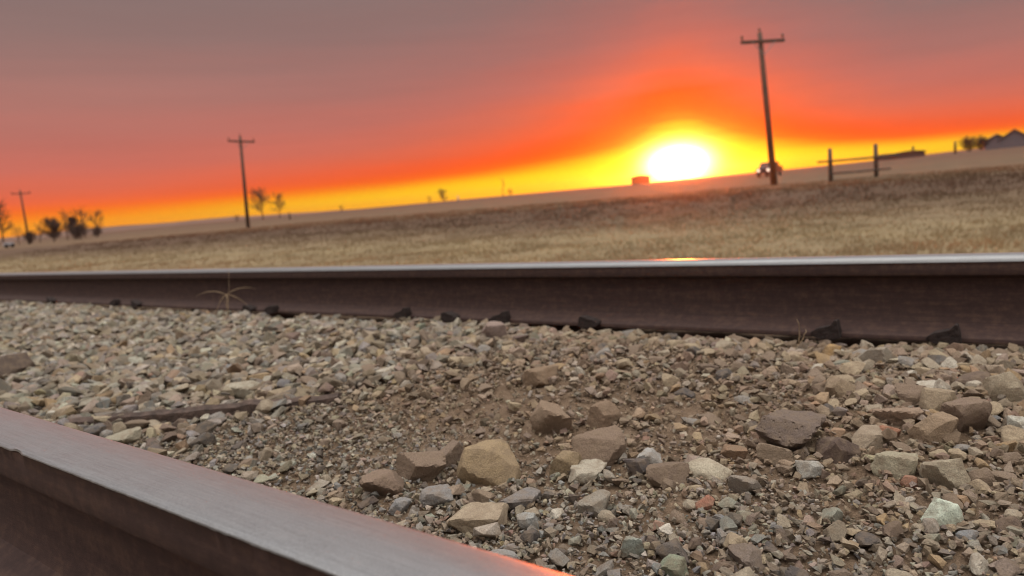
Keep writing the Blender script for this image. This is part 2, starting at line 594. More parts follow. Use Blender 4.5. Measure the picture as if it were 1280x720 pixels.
def build_timber():
    p0, p1 = hit(75, 528, -0.180), hit(425, 494, -0.180)
    d = (p1 - p0)
    L = d.length
    bm = bmesh.new()
    n = 36
    rings = []
    for i in range(n + 1):
        t = i / n
        w = 0.024 + 0.008 * fbm(t * 9, 0, 1, 4.4)
        z = 0.004 * fbm(t * 14, 1, 1, 2.2)
        pr = [(-w, -0.06), (-w * 0.97, 0.0 + z), (-w * 0.4, 0.007 + z + 0.002 * fbm(t * 40, 3, 1, 1)), (w * 0.3, 0.004 + z + 0.003 * fbm(t * 36, 5, 1, 1)), (w * 0.95, 0.001 + z), (w, -0.06)]
        rings.append([bm.verts.new((t * L, a, c)) for a, c in pr])
    for a, c in zip(rings, rings[1:]):
        for k in range(6):
            bm.faces.new((a[k], a[(k + 1) % 6], c[(k + 1) % 6], c[k]))
    bm.faces.new(rings[0])
    bm.faces.new(rings[-1][::-1])
    bmesh.ops.recalc_face_normals(bm, faces=bm.faces)
    o = obj('timber', bm, M_TIMBER)
    o.location = p0
    o.rotation_euler = (math.radians(-6), -math.asin(d.z / L), math.atan2(d.y, d.x))
    tag(o, 'dark weathered timber half buried in the ballast beside the close rail', 'timber')
    return p0, p1


TIM0, TIM1 = build_timber()

# ------------------------------------------------------------------ stones


def ico(sub):
    bm = bmesh.new()
    bmesh.ops.create_icosphere(bm, subdivisions=sub, radius=1)
    v = np.array([x.co[:] for x in bm.verts])
    f = np.array([[x.index for x in p.verts] for p in bm.faces])
    bm.free()
    return v / np.linalg.norm(v, axis=1)[:, None], f


ICO = {s: ico(s) for s in (1, 2, 3, 4)}


def rock_shape(sub, rs, planes=11, sharp=1.0, noisy=0.05):
    """Broken stone: a ball cut by random planes so it has facets and edges; half extents about 1."""
    v, f = ICO[sub]
    n = rs.normal(size=(planes, 3))
    n /= np.linalg.norm(n, axis=1)[:, None]
    n = np.vstack([n, [[0, 0, 1], [0, 0, -1]]])
    c = rs.uniform(0.50, 1.0, len(n))
    c[-2:] = rs.uniform(0.6, 0.9, 2)
    d = v @ n.T
    r = np.where(d > 0.05, c[None, :] / np.maximum(d, 0.05), 9).min(axis=1)
    r = np.minimum(r, 1.32)
    r = r ** sharp
    if noisy:
        ph = rs.uniform(0, 50)
        for o, (fr, am) in enumerate(((2.3, noisy), (6.0, noisy * 0.45), (15.0, noisy * (0.3 if sub > 2 else 0)))):
            if am:
                r = r * (1 + am * np.array([mnoise.noise(Vector(p * fr) + Vector((ph, o, ph))) for p in v]))
    p = v * r[:, None]
    p -= (p.max(0) + p.min(0)) / 2
    p /= np.abs(p).max(0)
    return p, f


def hull_rock(rs, npts, fine, bev=False):
    """Broken stone: hull of a few scattered points, its edges slightly worn, faces roughened when it is looked at closely."""
    p = rs.normal(size=(npts, 3))
    p /= np.linalg.norm(p, axis=1)[:, None]
    p *= rs.uniform(0.78, 1.08, (npts, 1))
    if rs.random() < 0.5: p[:, 2] = np.clip(p[:, 2], -0.75, rs.uniform(0.45, 0.8))       # a cleavage plane on top
    bm = bmesh.new()
    vs = [bm.verts.new(q) for q in p]
    r = bmesh.ops.convex_hull(bm, input=vs)
    bmesh.ops.delete(bm, geom=[g for g in r['geom_interior'] if isinstance(g, bmesh.types.BMVert)], context='VERTS')
    bmesh.ops.dissolve_limit(bm, angle_limit=math.radians(9), verts=bm.verts[:], edges=bm.edges[:])
    if fine or bev:
        bmesh.ops.bevel(bm, geom=bm.edges[:], offset=0.055 if fine else 0.05, segments=2 if fine else 1, affect='EDGES', clamp_overlap=True)
    bmesh.ops.triangulate(bm, faces=bm.faces[:])
    if fine:
        for _ in range(3):
            es = [e for e in bm.edges if e.calc_length() > 0.16]
            if es: bmesh.ops.subdivide_edges(bm, edges=es, cuts=1, use_grid_fill=True)
            bmesh.ops.triangulate(bm, faces=bm.faces[:])
        ph = rs.uniform(0, 50)
        bm.normal_update()
        mv = [(v, v.normal.copy(), 0.055 * mnoise.noise(v.co * 1.9 + Vector((ph, 0, 0))) + 0.035 * mnoise.noise(v.co * 4.6 + Vector((0, ph, 0))) + 0.022 * mnoise.noise(v.co * 11 + Vector((0, 0, ph)))) for v in bm.verts]
        for v, nn, a in mv: v.co += nn * a
    bm.verts.index_update()
    v = np.array([x.co[:] for x in bm.verts])
    f = np.array([[x.index for x in q.verts] for q in bm.faces])
    bm.free()
    v -= (v.max(0) + v.min(0)) / 2
    v /= np.abs(v).max(0)
    return v, f


PAL = {'beige': (0.300, 0.255, 0.190), 'tan': (0.330, 0.265, 0.180), 'ochre': (0.30, 0.21, 0.115), 'brown': (0.200, 0.150, 0.110), 'umber': (0.130, 0.094, 0.072),
       'grey': (0.235, 0.220, 0.200), 'blue': (0.190, 0.195, 0.198), 'dark': (0.085, 0.074, 0.068), 'pale': (0.440, 0.405, 0.335), 'white': (0.50, 0.47, 0.40), 'red': (0.255, 0.150, 0.108), 'green': (0.245, 0.248, 0.200),
       'pink': (0.285, 0.220, 0.180)}
PN = list(PAL)
PV = np.array([PAL[k] for k in PN])
W_LEFT = dict(beige=24, tan=14, ochre=6, brown=10, umber=4, grey=20, blue=4, dark=4, pale=13, white=2, red=1, green=12, pink=2)
W_RIGHT = dict(beige=16, tan=19, ochre=9, brown=24, umber=9, grey=9, blue=2, dark=4, pale=6, white=1, red=3, green=2, pink=5)
W_NEAR = dict(beige=17, tan=9, ochre=3, brown=15, umber=11, grey=20, blue=11, dark=12, pale=8, white=1.5, red=3, green=6, pink=4)
WT = [np.array([w[k] for k in PN], float) / sum(w.values()) for w in (W_LEFT, W_RIGHT, W_NEAR)]


def tone_for(x, y):
    """Mix of stone kinds changes along the track: greyer and greenish far left, brown in the crib, mixed fine gravel close by."""
    l = smooth(1.0, 2.0, y)
    nr = smooth(0.98, 0.72, x) if False else 1 - smooth(0.72, 0.98, x)
    w = WT[0] * l + (1 - l) * (WT[2] * nr + WT[1] * (1 - nr))
    k = rng.choice(len(PN), p=w / w.sum())
    cb = smooth(0.72, 1.0, x) * (1 - smooth(1.0, 1.5, y))
    dustc = np.array((0.250, 0.180, 0.122)) * cb + np.array((0.255, 0.222, 0.170)) * (1 - cb)
    dm = 0.25 + 0.22 * cb
    return (PV[k] * (1 - dm) + dustc * dm) * rng.uniform(0.62, 1.22) * (1 + rng.normal(0, 0.03, 3)), PN[k]


def rotmats(n, tilt):
    """n rotations: any heading, tilted by up to about `tilt` radians."""
    yaw = rng.uniform(0, 6.283, n)
    ax, ay = rng.normal(0, tilt, n), rng.normal(0, tilt, n)
    cz, sz, cx, sx, cy, sy = np.cos(yaw), np.sin(yaw), np.cos(ax), np.sin(ax), np.cos(ay), np.sin(ay)
    o, z = np.ones(n), np.zeros(n)
    Z = np.stack([np.stack([cz, -sz, z], 1), np.stack([sz, cz, z], 1), np.stack([z, z, o], 1)], 1)
    X = np.stack([np.stack([o, z, z], 1), np.stack([z, cx, -sx], 1), np.stack([z, sx, cx], 1)], 1)
    Y = np.stack([np.stack([cy, z, sy], 1), np.stack([z, o, z], 1), np.stack([-sy, z, cy], 1)], 1)
    return Z @ X @ Y


def in_view(x, y, m=0.12):
    """Roughly inside the frame, with a margin for other viewpoints."""
    dx, dy, dz = x - CAM.x, y - CAM.y, -0.16 - CAM.z
    zc = Fv.x * dx + Fv.y * dy + Fv.z * dz
    if zc < 0.1: return False
    u = (Rv.x * dx + Rv.y * dy + Rv.z * dz) / zc
    v = (Uv.x * dx + Uv.y * dy + Uv.z * dz) / zc
    return abs(u) < 640 / FPX + m and v > -360 / FPX - m


RS = np.random.default_rng(5)
PRO = {1: [hull_rock(RS, int(RS.integers(8, 15)), False) for _ in range(44)], 2: [hull_rock(RS, int(RS.integers(10, 18)), False, True) for _ in range(44)]}

# --- notable stones, each placed where it lies: px, py of its middle, width and height in pixels, kind, label
NOTE = [
    (612, 580, 84, 56, (0.300, 0.225, 0.135), 0, 'largest tan brown boulder between the rails, sloping top, rough facets', 11),
    (672, 470, 60, 28, (0.215, 0.150, 0.098), 0, 'oblong brown block lying on bare dirt in mid crib', 4),
    (710, 577, 50, 36, (0.270, 0.205, 0.125), 0, 'olive tan angular rock to the right of the largest boulder', 13),
    (601, 652, 88, 27, (0.345, 0.280, 0.200), 0, 'long flat pale tan slab in front of the largest boulder', 15),
    (1181, 640, 52, 36, (0.500, 0.560, 0.460), 0, 'bright pale mint stone alone on the fine gravel', 23),
    (1182, 590, 60, 42, (0.320, 0.280, 0.205), 0, 'square grey beige stone behind the pale mint stone', 31),
    (1122, 580, 62, 30, (0.315, 0.285, 0.205), 0, 'flat greenish beige stone touching the square grey beige one', 33),
    (1210, 517, 56, 50, (0.205, 0.150, 0.112), 0, 'rounded brown stone in the heap, biggest of that heap', 41),
    (1173, 500, 44, 36, (0.300, 0.240, 0.165), 0, 'tan stone with a peaked top leaning on the rounded brown stone', 43),
    (1166, 534, 60, 44, (0.265, 0.195, 0.130), 0, 'sharp edged brown tan stone in front of the rounded brown one', 51),
    (988, 540, 84, 52, (0.150, 0.115, 0.095), 1, 'dark grey brown vesicular rock full of little holes', 53),
    (1046, 560, 56, 32, (0.100, 0.070, 0.056), 0, 'very dark brown stone in front of the heap', 55),
    (972, 566, 48, 26, (0.205, 0.155, 0.110), 0, 'brown wedge below the rock full of little holes', 57),
    (1256, 480, 62, 46, (0.290, 0.245, 0.175), 0, 'big beige block near the far rail at the picture edge', 59),
    (1092, 444, 44, 30, (0.285, 0.250, 0.200), 0, 'rounded grey beige stone close to the far rail foot', 61),
    (1036, 440, 30, 22, (0.330, 0.215, 0.100), 0, 'small ochre yellow stone under the pointed rail anchor', 63),
    (750, 556, 72, 50, (0.200, 0.145, 0.105), 0, 'brown triangular rock with dirt on its back', 65),
    (692, 520, 58, 46, (0.235, 0.170, 0.118), 0, 'sand coloured pyramid stone rising from the dirt', 67),
    (756, 516, 44, 36, (0.215, 0.150, 0.102), 0, 'plain brown stone half sunk in dirt beyond the triangular rock', 69),
    (812, 574, 40, 24, (0.330, 0.320, 0.300), 0, 'light grey chip leaning on a dark stone', 71),
    (797, 584, 36, 26, (0.095, 0.080, 0.075), 0, 'dark purple grey stone under the light grey chip', 73),
    (836, 592, 62, 24, (0.165, 0.120, 0.088), 0, 'flat brown stone with a dark underside beside the light chip', 75),
    (888, 588, 62, 20, (0.420, 0.375, 0.285), 0, 'pale cream slab in the row of stones edging the dirt', 77),
    (932, 606, 46, 24, (0.235, 0.205, 0.170), 0, 'grey stone just past the pale cream slab', 79),
    (918, 566, 40, 18, (0.230, 0.150, 0.095), 0, 'rust brown finger shaped stone edging the dirt', 81),
    (1012, 586, 34, 24, (0.330, 0.320, 0.285), 0, 'ash grey rounded stone on fine gravel below the dark stone', 83),
    (1110, 539, 30, 17, (0.310, 0.145, 0.090), 0, 'brick red flat stone tucked in the heap', 85),
    (880, 628, 28, 18, (0.300, 0.140, 0.095), 0, 'reddish pink stone on the fine gravel', 87),
    (1136, 600, 22, 15, (0.310, 0.155, 0.105), 0, 'little red stone by the flat greenish beige one', 89),
    (791, 680, 32, 30, (0.265, 0.290, 0.250), 0, 'grey green stone with sharp top on fine gravel', 91),
    (842, 709, 40, 28, (0.215, 0.240, 0.175), 0, 'green stone at the bottom edge of the picture', 93),
    (832, 664, 20, 18, (0.520, 0.480, 0.410), 0, 'tiny cream white pebble above the grey green stone', 95),
    (936, 697, 56, 25, (0.170, 0.135, 0.110), 0, 'brown grey oval stone with pits near the bottom edge', 97),
    (845, 692, 44, 30, (0.115, 0.098, 0.086), 1, 'dark porous lump behind the green stone', 99),
    (620, 414, 38, 30, (0.270, 0.205, 0.180), 0, 'pinkish grey upright stone against the far rail', 101),
    (12, 455, 58, 40, (0.110, 0.082, 0.066), 0, 'dark brown stone cut by the picture edge beyond the close rail', 103),
    (157, 547, 44, 22, (0.310, 0.285, 0.215), 0, 'beige stone touching the close rail by the buried timber', 105),
    (122, 538, 34, 16, (0.110, 0.105, 0.105), 0, 'slate dark stone between timber and close rail', 107),
    (305, 487, 48, 26, (0.350, 0.320, 0.250), 0, 'pale beige stone right above the buried timber', 109),
    (528, 580, 66, 44, (0.205, 0.150, 0.110), 0, 'brown rock left of the largest boulder', 111),
    (480, 604, 56, 36, (0.215, 0.155, 0.115), 0, 'brown rock nearest the close rail beside the dirt', 113),
    (560, 565, 48, 36, (0.195, 0.145, 0.110), 0, 'dull brown stone wedged behind the largest boulder', 115),
    (1274, 530, 30, 26, (0.420, 0.410, 0.350), 0, 'whitish rounded stone at the picture edge below the beige block', 117),
    (1050, 482, 40, 30, (0.280, 0.215, 0.145), 0, 'tan rounded stone behind the heap', 119),
    (1145, 492, 50, 32, (0.205, 0.150, 0.110), 0, 'long brown stone lying at the back of the heap', 121),
    (1128, 520, 66, 24, (0.275, 0.200, 0.145), 0, 'pinkish tan slab across the middle of the heap', 123),
    (1085, 547, 60, 22, (0.300, 0.245, 0.180), 0, 'buff flat slab between dark stone and heap', 125),
    (630, 700, 46, 22, (0.250, 0.240, 0.225), 0, 'grey stone beside the orange lit rail edge', 127),
    (546, 622, 44, 22, (0.225, 0.215, 0.205), 0, 'blue grey flat stone in front of the brown rock', 129),
    (650, 625, 62, 28, (0.215, 0.200, 0.190), 0, 'slate grey stone right of the long flat slab', 131),
    (745, 632, 50, 26, (0.250, 0.225, 0.185), 0, 'grey beige stone with ridge on the fine gravel', 133),
    (735, 592, 58, 18, (0.370, 0.335, 0.265), 0, 'cream flat stone in front of the olive tan rock', 135),
    (500, 632, 30, 18, (0.225, 0.220, 0.215), 0, 'small dark grey stone by the close rail edge', 137),
    (660, 652, 30, 26, (0.300, 0.300, 0.280), 0, 'light grey stone at the end of the long flat slab', 139),
]


def px_of(p):
    q = p - CAM
    z = q.dot(Fv)
    return 640 + FPX * q.dot(Rv) / z, 360 - FPX * q.dot(Uv) / z, z


OCC = []          # ground already taken by single stones: x, y, radius


def stone_object(name, shape, dims, loc, yaw, tone_m, tilt=(0, 0)):
    v, f = shape
    me = npmesh(name, v * np.array(dims), f)
    me.shade_flat()
    o = link(name, me, tone_m)
    o.location = loc
    o.rotation_euler = (tilt[0], tilt[1], yaw)
    return o


def edge_smooth(me, ang):
    me.shade_smooth()
    bm = bmesh.new()
    bm.from_mesh(me)
    for e in bm.edges:
        if len(e.link_faces) == 2 and e.calc_face_angle(0) > ang: e.smooth = False
    bm.to_mesh(me)
    bm.free()


for (px, py, w, h, col, pits, lab, seed) in NOTE:
    z = -0.185
    for _ in range(5):
        p = hit(px, py + h * 0.42, z)
        z = bed_z(p.x, p.y)
    dep = px_of(p)[2]
    wm, hm = w / FPX * dep * 0.48, h / FPX * dep * 0.48
    rs = np.random.default_rng(seed + 300)
    shp = rock_shape(4, rs, 13, 1.0, 0.06)
    dirv = Vector((p.x, p.y, 0)).normalized()
    dm = wm * rs.uniform(0.68, 0.9)
    c = p + dirv * dm * 0.55
    cz = z + hm * 0.42
    yaw = math.atan2(-dirv.x, dirv.y) + rs.normal(0, 0.25)
    m = stone_mat('stone_surface', col, bool(pits))
    o = stone_object('stone', shp, (wm, dm, hm * 1.12), (c.x, c.y, cz), yaw, m, (rs.normal(0, 0.10), rs.normal(0, 0.12)))
    edge_smooth(o.data, math.radians(28))
    tag(o, lab, 'stone')
    OCC.append((c.x, c.y, max(wm, dm) * 0.85))

OCCA = lambda: np.array(OCC)
KINDS = {'beige': 'beige', 'tan': 'tan', 'ochre': 'ochre', 'brown': 'brown', 'umber': 'dark brown', 'grey': 'grey', 'blue': 'slate grey', 'dark': 'blackish', 'pale': 'pale cream', 'white': 'white', 'red': 'reddish', 'green': 'greenish grey',
         'pink': 'pinkish'}
STONE_M = {k: stone_mat('stone_surface', tuple(PAL[k])) for k in PN}

# --- single ballast stones of middling size: the largest in view after the notable ones
cand = []
tries = 0
while len(cand) < 1500 and tries < 60000:
    tries += 1
    x = rng.uniform(0.36, 1.69)
    y = -0.1 + 3.4 * rng.random() ** 1.6
    if not in_view(x, y, 0.0): continue
    coarse = max(smooth(1.0, 1.6, y), smooth(0.95, 1.2, x) * (1 - 0.6 * dirt_amount(x, y)))
    if rng.random() > 0.35 + 0.65 * coarse: continue
    if dirt_amount(x, y) > 0.55 and rng.random() < 0.7: continue
    s = rng.uniform(0.008, 0.014) + 0.012 * coarse * rng.random() ** 1.5
    px, py, dep = px_of(Vector((x, y, -0.17)))
    near_line = 511 + 0.3066 * px
    if py > near_line - 6: continue
    a = OCCA()
    if np.any((a[:, 0] - x) ** 2 + (a[:, 1] - y) ** 2 < (a[:, 2] + s * 0.75) ** 2): continue
    OCC.append((x, y, s * 0.8))
    cand.append((s / dep, x, y, s, px, py))
cand.sort(reverse=True)
MED = cand[:236]
for _, x, y, s, px, py in cand[236:]:
    pass
SHP3 = [rock_shape(3, RS, int(RS.integers(10, 15)), 1.0, 0.055) for _ in range(24)]
SHPM = []
for (_, x, y, s, px, py) in MED:
    tone, kind = tone_for(x, y)
    while kind in ('white', 'red'): tone, kind = tone_for(x, y)
    a, c, e = rng.uniform(0.95, 1.25), rng.uniform(0.7, 1.0), rng.uniform(0.38, 0.72)
    z = bed_z(x, y)
    o = stone_object('stone', SHP3[rng.integers(24)], (s * a, s * c, s * e), (x, y, z + s * e * (0.5 - 0.45 * max(0, dirt_amount(x, y)))), rng.uniform(0, 6.28), STONE_M[kind], (rng.normal(0, 0.3), rng.normal(0, 0.3)))
    edge_smooth(o.data, math.radians(28))
    if y > 1.35: where, grp = 'in the coarse ballast beyond the buried timber', 'far ballast'
    elif x > 1.42: where, grp = 'in the ballast along the foot of the far rail', 'far rail foot'
    elif x > 0.98: where, grp = 'scattered in the brown crib between the rails', 'crib'
    else: where, grp = 'lying on the fine gravel nearest the camera', 'fine gravel'
    kn = KINDS[kind]
    tag(o, f'ordinary {kn} ballast stone {where}', 'stone', f'ordinary {kn} stones, {grp}')

# --- gravel: everything else, past counting


def gravel(name, sets, label):
    VV, FF, TT = [], [], []
    base = 0
    for (xs, ys, ss, zs, sub, tilt, flat) in sets:
        n = len(xs)
        if not n: continue
        pr = PRO[sub]
        which = rng.integers(0, len(pr), n)
        Rm = rotmats(n, tilt)
        dims = np.stack([ss * rng.uniform(0.9, 1.35, n), ss * rng.uniform(0.65, 1.0, n), ss * rng.uniform(flat[0], flat[1], n)], 1)
        tones = np.array([tone_for(x, y)[0] for x, y in zip(xs, ys)])
        P = np.stack([xs, ys, zs], 1)
        for k in range(len(pr)):
            ix = np.where(which == k)[0]
            if not len(ix): continue
            v, f = pr[k]
            w = np.einsum('nij,nvj->nvi', Rm[ix], v[None] * dims[ix][:, None, :]) + P[ix][:, None, :]
            nv = len(v)
            FF.append((f[None] + (base + np.arange(len(ix)) * nv)[:, None, None]).reshape(-1, 3))
            VV.append(w.reshape(-1, 3))
            TT.append(np.repeat(tones[ix], nv, 0))
            base += nv * len(ix)
    me = npmesh(name, np.concatenate(VV), np.concatenate(FF), np.clip(np.concatenate(TT), 0.02, 0.8))
    me.shade_flat()
    return tag(link(name, me, stone_mat('gravel_stones')), label, 'gravel', kind='stuff')


def scatter(n, xr, yf, sf, keep, sink, sub, tilt, flat, occ=0.6):
    xs, ys, ss, zs = [], [], [], []
    a = OCCA()
    for _ in range(n):
        x = rng.uniform(*xr)
        y = yf()
        if keep(x, y) < rng.random(): continue
        s = sf(x, y)
        if occ:
            d2 = (a[:, 0] - x) ** 2 + (a[:, 1] - y) ** 2
            if np.any(d2 < (a[:, 2] * occ) ** 2): continue
        if abs(x - XF) < 0.07 + s * 0.6 or abs(x - XN) < 0.065 + s * 0.6: continue
        # keep the buried timber's face partly clear
        tx, ty = TIM1.x - TIM0.x, TIM1.y - TIM0.y
        L2 = tx * tx + ty * ty
        t = ((x - TIM0.x) * tx + (y - TIM0.y) * ty) / L2
        if 0 < t < 1:
            q = abs((x - TIM0.x) * ty - (y - TIM0.y) * tx) / math.sqrt(L2)
            if q < 0.020 and rng.random() < 0.60: continue
        xs.append(x); ys.append(y); ss.append(s)
        zs.append(bed_z(x, y) + s * rng.uniform(*sink))
    return (np.array(xs), np.array(ys), np.array(ss), np.array(zs), sub, tilt, flat)


IN = (0.33, 1.71)
near_ok = lambda x, y: 1.0 if in_view(x, y) else 0.0
dk = lambda x, y: 1 - 0.80 * max(0, dirt_amount(x, y))
nearzone = lambda x: 1 - smooth(0.80, 1.12, x)
sets = []
# 1: fine grit and pea gravel close to the camera
sets.append(scatter(62000, IN, lambda: -0.25 + 1.75 * rng.random(), lambda x, y: 0.0014 + 0.0034 * rng.random() ** 1.8, lambda x, y: near_ok(x, y) * (0.35 + 0.65 * dk(x, y)) * (0.55 + 0.45 * nearzone(x)), (0.0, 0.8), 1, 0.5, (0.5, 0.9), 0.75))
# 2: 10 - 22 mm chips
sets.append(scatter(16000, IN, lambda: -0.25 + 2.25 * rng.random(), lambda x, y: (0.0034 + 0.0052 * rng.random() ** 2.0) * (1 + 0.3 * smooth(0.8, 1.1, x)), lambda x, y: near_ok(x, y) * dk(x, y), (0.1, 0.8), 1, 0.4, (0.4, 0.85), 0.8))
# 3: 20 - 36 mm stones
sets.append(scatter(3300, IN, lambda: -0.3 + 3.3 * rng.random(), lambda x, y: 0.0085 + 0.0075 * rng.random() ** 1.4, lambda x, y: near_ok(x, y) * (dk(x, y)) * (0.22 + 0.78 * max(smooth(0.98, 1.25, x), smooth(1.0, 1.7, y))), (0.2, 0.75), 2, 0.35, (0.45, 0.85), 0.85))
# 4: coarse ballast farther down the track, piled in two layers
sets.append(scatter(9000, IN, lambda: 1.15 + 3.2 * rng.random(), lambda x, y: 0.010 + 0.013 * rng.random() ** 1.5, lambda x, y: smooth(1.05, 1.6, y + 0.35 * (x - 1)), (0.1, 0.9), 2, 0.4, (0.45, 0.85), 0.8))
sets.append(scatter(11000, IN, lambda: 4.2 + 12.0 * rng.random() ** 1.3, lambda x, y: 0.014 + 0.013 * rng.random(), lambda x, y: 1, (0.1, 0.9), 1, 0.4, (0.5, 0.9), 0))
# 5: a fringe heaped against the far rail's foot
sets.append(scatter(3200, (1.54, 1.70), lambda: -0.4 + 5 * rng.random(), lambda x, y: 0.007 + 0.011 * rng.random() ** 1.5, lambda x, y: 1, (0.1, 0.8), 2, 0.4, (0.5, 0.9), 0.8))
# 6: the shoulders outside the rails
sets.append(scatter(2600, (1.84, 2.9), lambda: -1.5 + 8 * rng.random(), lambda x, y: 0.014 + 0.014 * rng.random(), lambda x, y: 1, (0.2, 0.8), 1, 0.4, (0.5, 0.9), 0))
sets.append(scatter(3000, (-0.9, 0.20), lambda: -1.0 + 4 * rng.random(), lambda x, y: 0.012 + 0.012 * rng.random(), lambda x, y: 1, (0.2, 0.8), 1, 0.4, (0.5, 0.9), 0))
gravel('gravel', sets, 'mixed grey, tan and brown gravel filling the track bed between both rails')

# ------------------------------------------------------------------ dry weeds by the far rail


def weed(px, py, H, label, stems, seed, leaves=()):
    rs = random.Random(seed)
    d = ray(px, py)
    t = (XF - 0.13) / d.x
    x, y = d.x * t, d.y * t
    bm = bmesh.new()
    for (lean, hh, az) in stems:
        pts = [Vector((0, 0, -0.01))]
        for k in range(1, 7):
            s = k / 6
            bend = lean * s ** 1.4
            pts.append(Vector((math.cos(az) * bend * H + rs.gauss(0, 0.002), math.sin(az) * bend * H + rs.gauss(0, 0.002), hh * H * (s - 0.25 * abs(lean) * s * s))))
        add_tube(bm, pts, [0.0013 * (1 - 0.75 * k / 6) + 0.0003 for k in range(7)], 5)
    for (L, rise, az) in leaves:                    # blades arching out of a joint half way up the stalk
        pts = [Vector((0.02 * H, -0.01 * H, 0.50 * H)) + Vector((math.cos(az) * L * H * k / 5, math.sin(az) * L * H * k / 5, H * (rise * k / 5 + 0.35 * (k / 5) * (1 - k / 5)))) for k in range(6)]
        add_tube(bm, pts, [0.0016, 0.0018, 0.0016, 0.0013, 0.0009, 0.0004], 5)
    o = obj('weed', bm, M_STRAW, None, True)
    o.location = (x, y, bed_z(x, y) + 0.012)
    return tag(o, label, 'weed')


weed(285, 390, 0.20, 'dry spindly weed with splayed stalks in front of the far rail',
     [(0.14, 1.05, -0.75), (0.07, 0.55, 2.5), (0.1, 0.5, 0.5)], 4, [(0.62, 0.03, 2.35), (0.62, 0.05, -0.8), (0.50, -0.42, -0.8), (0.30, -0.45, 2.4), (0.2, -0.4, -2.2)])
weed(1002, 440, 0.062, 'single thin dry stalk standing near the pointed rail anchor', [(0.10, 1.0, 1.8), (0.3, 0.6, -0.8)], 8)

# ------------------------------------------------------------------ distance


def far_spot(px, rng_m):
    d = azim(px)
    x, y = d.x * rng_m, d.y * rng_m
    return Vector((x, y, ground_z(x, y)))


def mpp(rng_m, px):
    """metres per picture pixel at that column and range"""
    d = azim(px)
    return rng_m * Vector((d.x, d.y, 0)).dot(Fv) / FPX


def utility_pole(px, dep, H, arm_rot, arm_len, label, arm_drop, tilt=0.0):
    d = azim(px)
    r = dep / d.dot(Fv)
    p = far_spot(px, r)
    hd = math.atan2(-d.x, d.y)
    t = thing('utility_pole', (p.x, p.y, p.z), label, 'utility pole', 'utility poles in a row across the field', hd)
    t.rotation_euler.y = math.radians(tilt)
    bm = bmesh.new()
    add_tube(bm, [(0, 0, -0.5), (0, 0, H * 0.5), (0, 0, H)], [0.21, 0.175, 0.135], 12)
    obj('pole', bm, M_POLE, t, True)
    rot = Matrix.Rotation(arm_rot, 3, 'Z')
    az = H - arm_drop
    bm = bmesh.new()
    off = rot @ Vector((0, -0.20, 0))
    add_box(bm, Vector((0, 0, az)) + off, (arm_len, 0.14, 0.18), rot)
    bmesh.ops.bevel(bm, geom=bm.edges[:], offset=0.015, segments=1, affect='EDGES')
    obj('crossarm', bm, M_POLE, t)
    for s in (-1, 1):
        bm = bmesh.new()
        add_tube(bm, [rot @ Vector((s * arm_len * 0.27, -0.285, az - 0.02)), rot @ Vector((s * 0.05, -0.20, az - 0.75))], [0.022, 0.022], 6)
        obj('brace', bm, M_METAL, t)
    for xx, hh in ((-0.47, 0.0), (0.47, 0.0)):
        bm = bmesh.new()
        q = rot @ Vector((xx * arm_len, -0.20, az + 0.09))
        prof = [(0.03, 0.0), (0.03, 0.10), (0.075, 0.11), (0.085, 0.16), (0.05, 0.19), (0.075, 0.21), (0.065, 0.27), (0.02, 0.29)]
        add_tube(bm, [q + Vector((0, 0, z)) for _, z in prof], [a for a, _ in prof], 10)
        obj('insulator', bm, M_CERAMIC, t, True)
    bm = bmesh.new()
    q = Vector((0, 0, H))
    add_tube(bm, [q + Vector((0, 0, z)) for z in (-0.02, 0.12, 0.14, 0.2, 0.24, 0.3)], [0.03, 0.03, 0.07, 0.08, 0.05, 0.03], 10)
    obj('insulator', bm, M_CERAMIC, t, True)
    return t


utility_pole(967, 43.0, 9.0, math.radians(42), 3.2, 'tallest weathered utility pole standing right of the sun', 0.55, -2.8)
utility_pole(309, 76.0, 9.6, math.radians(26), 2.9, 'middle sized utility pole left of two small trees', 0.55, 2.6)
utility_pole(36, 132.0, 9.9, math.radians(20), 3.1, 'faint farthest utility pole among the bare trees', 0.55)


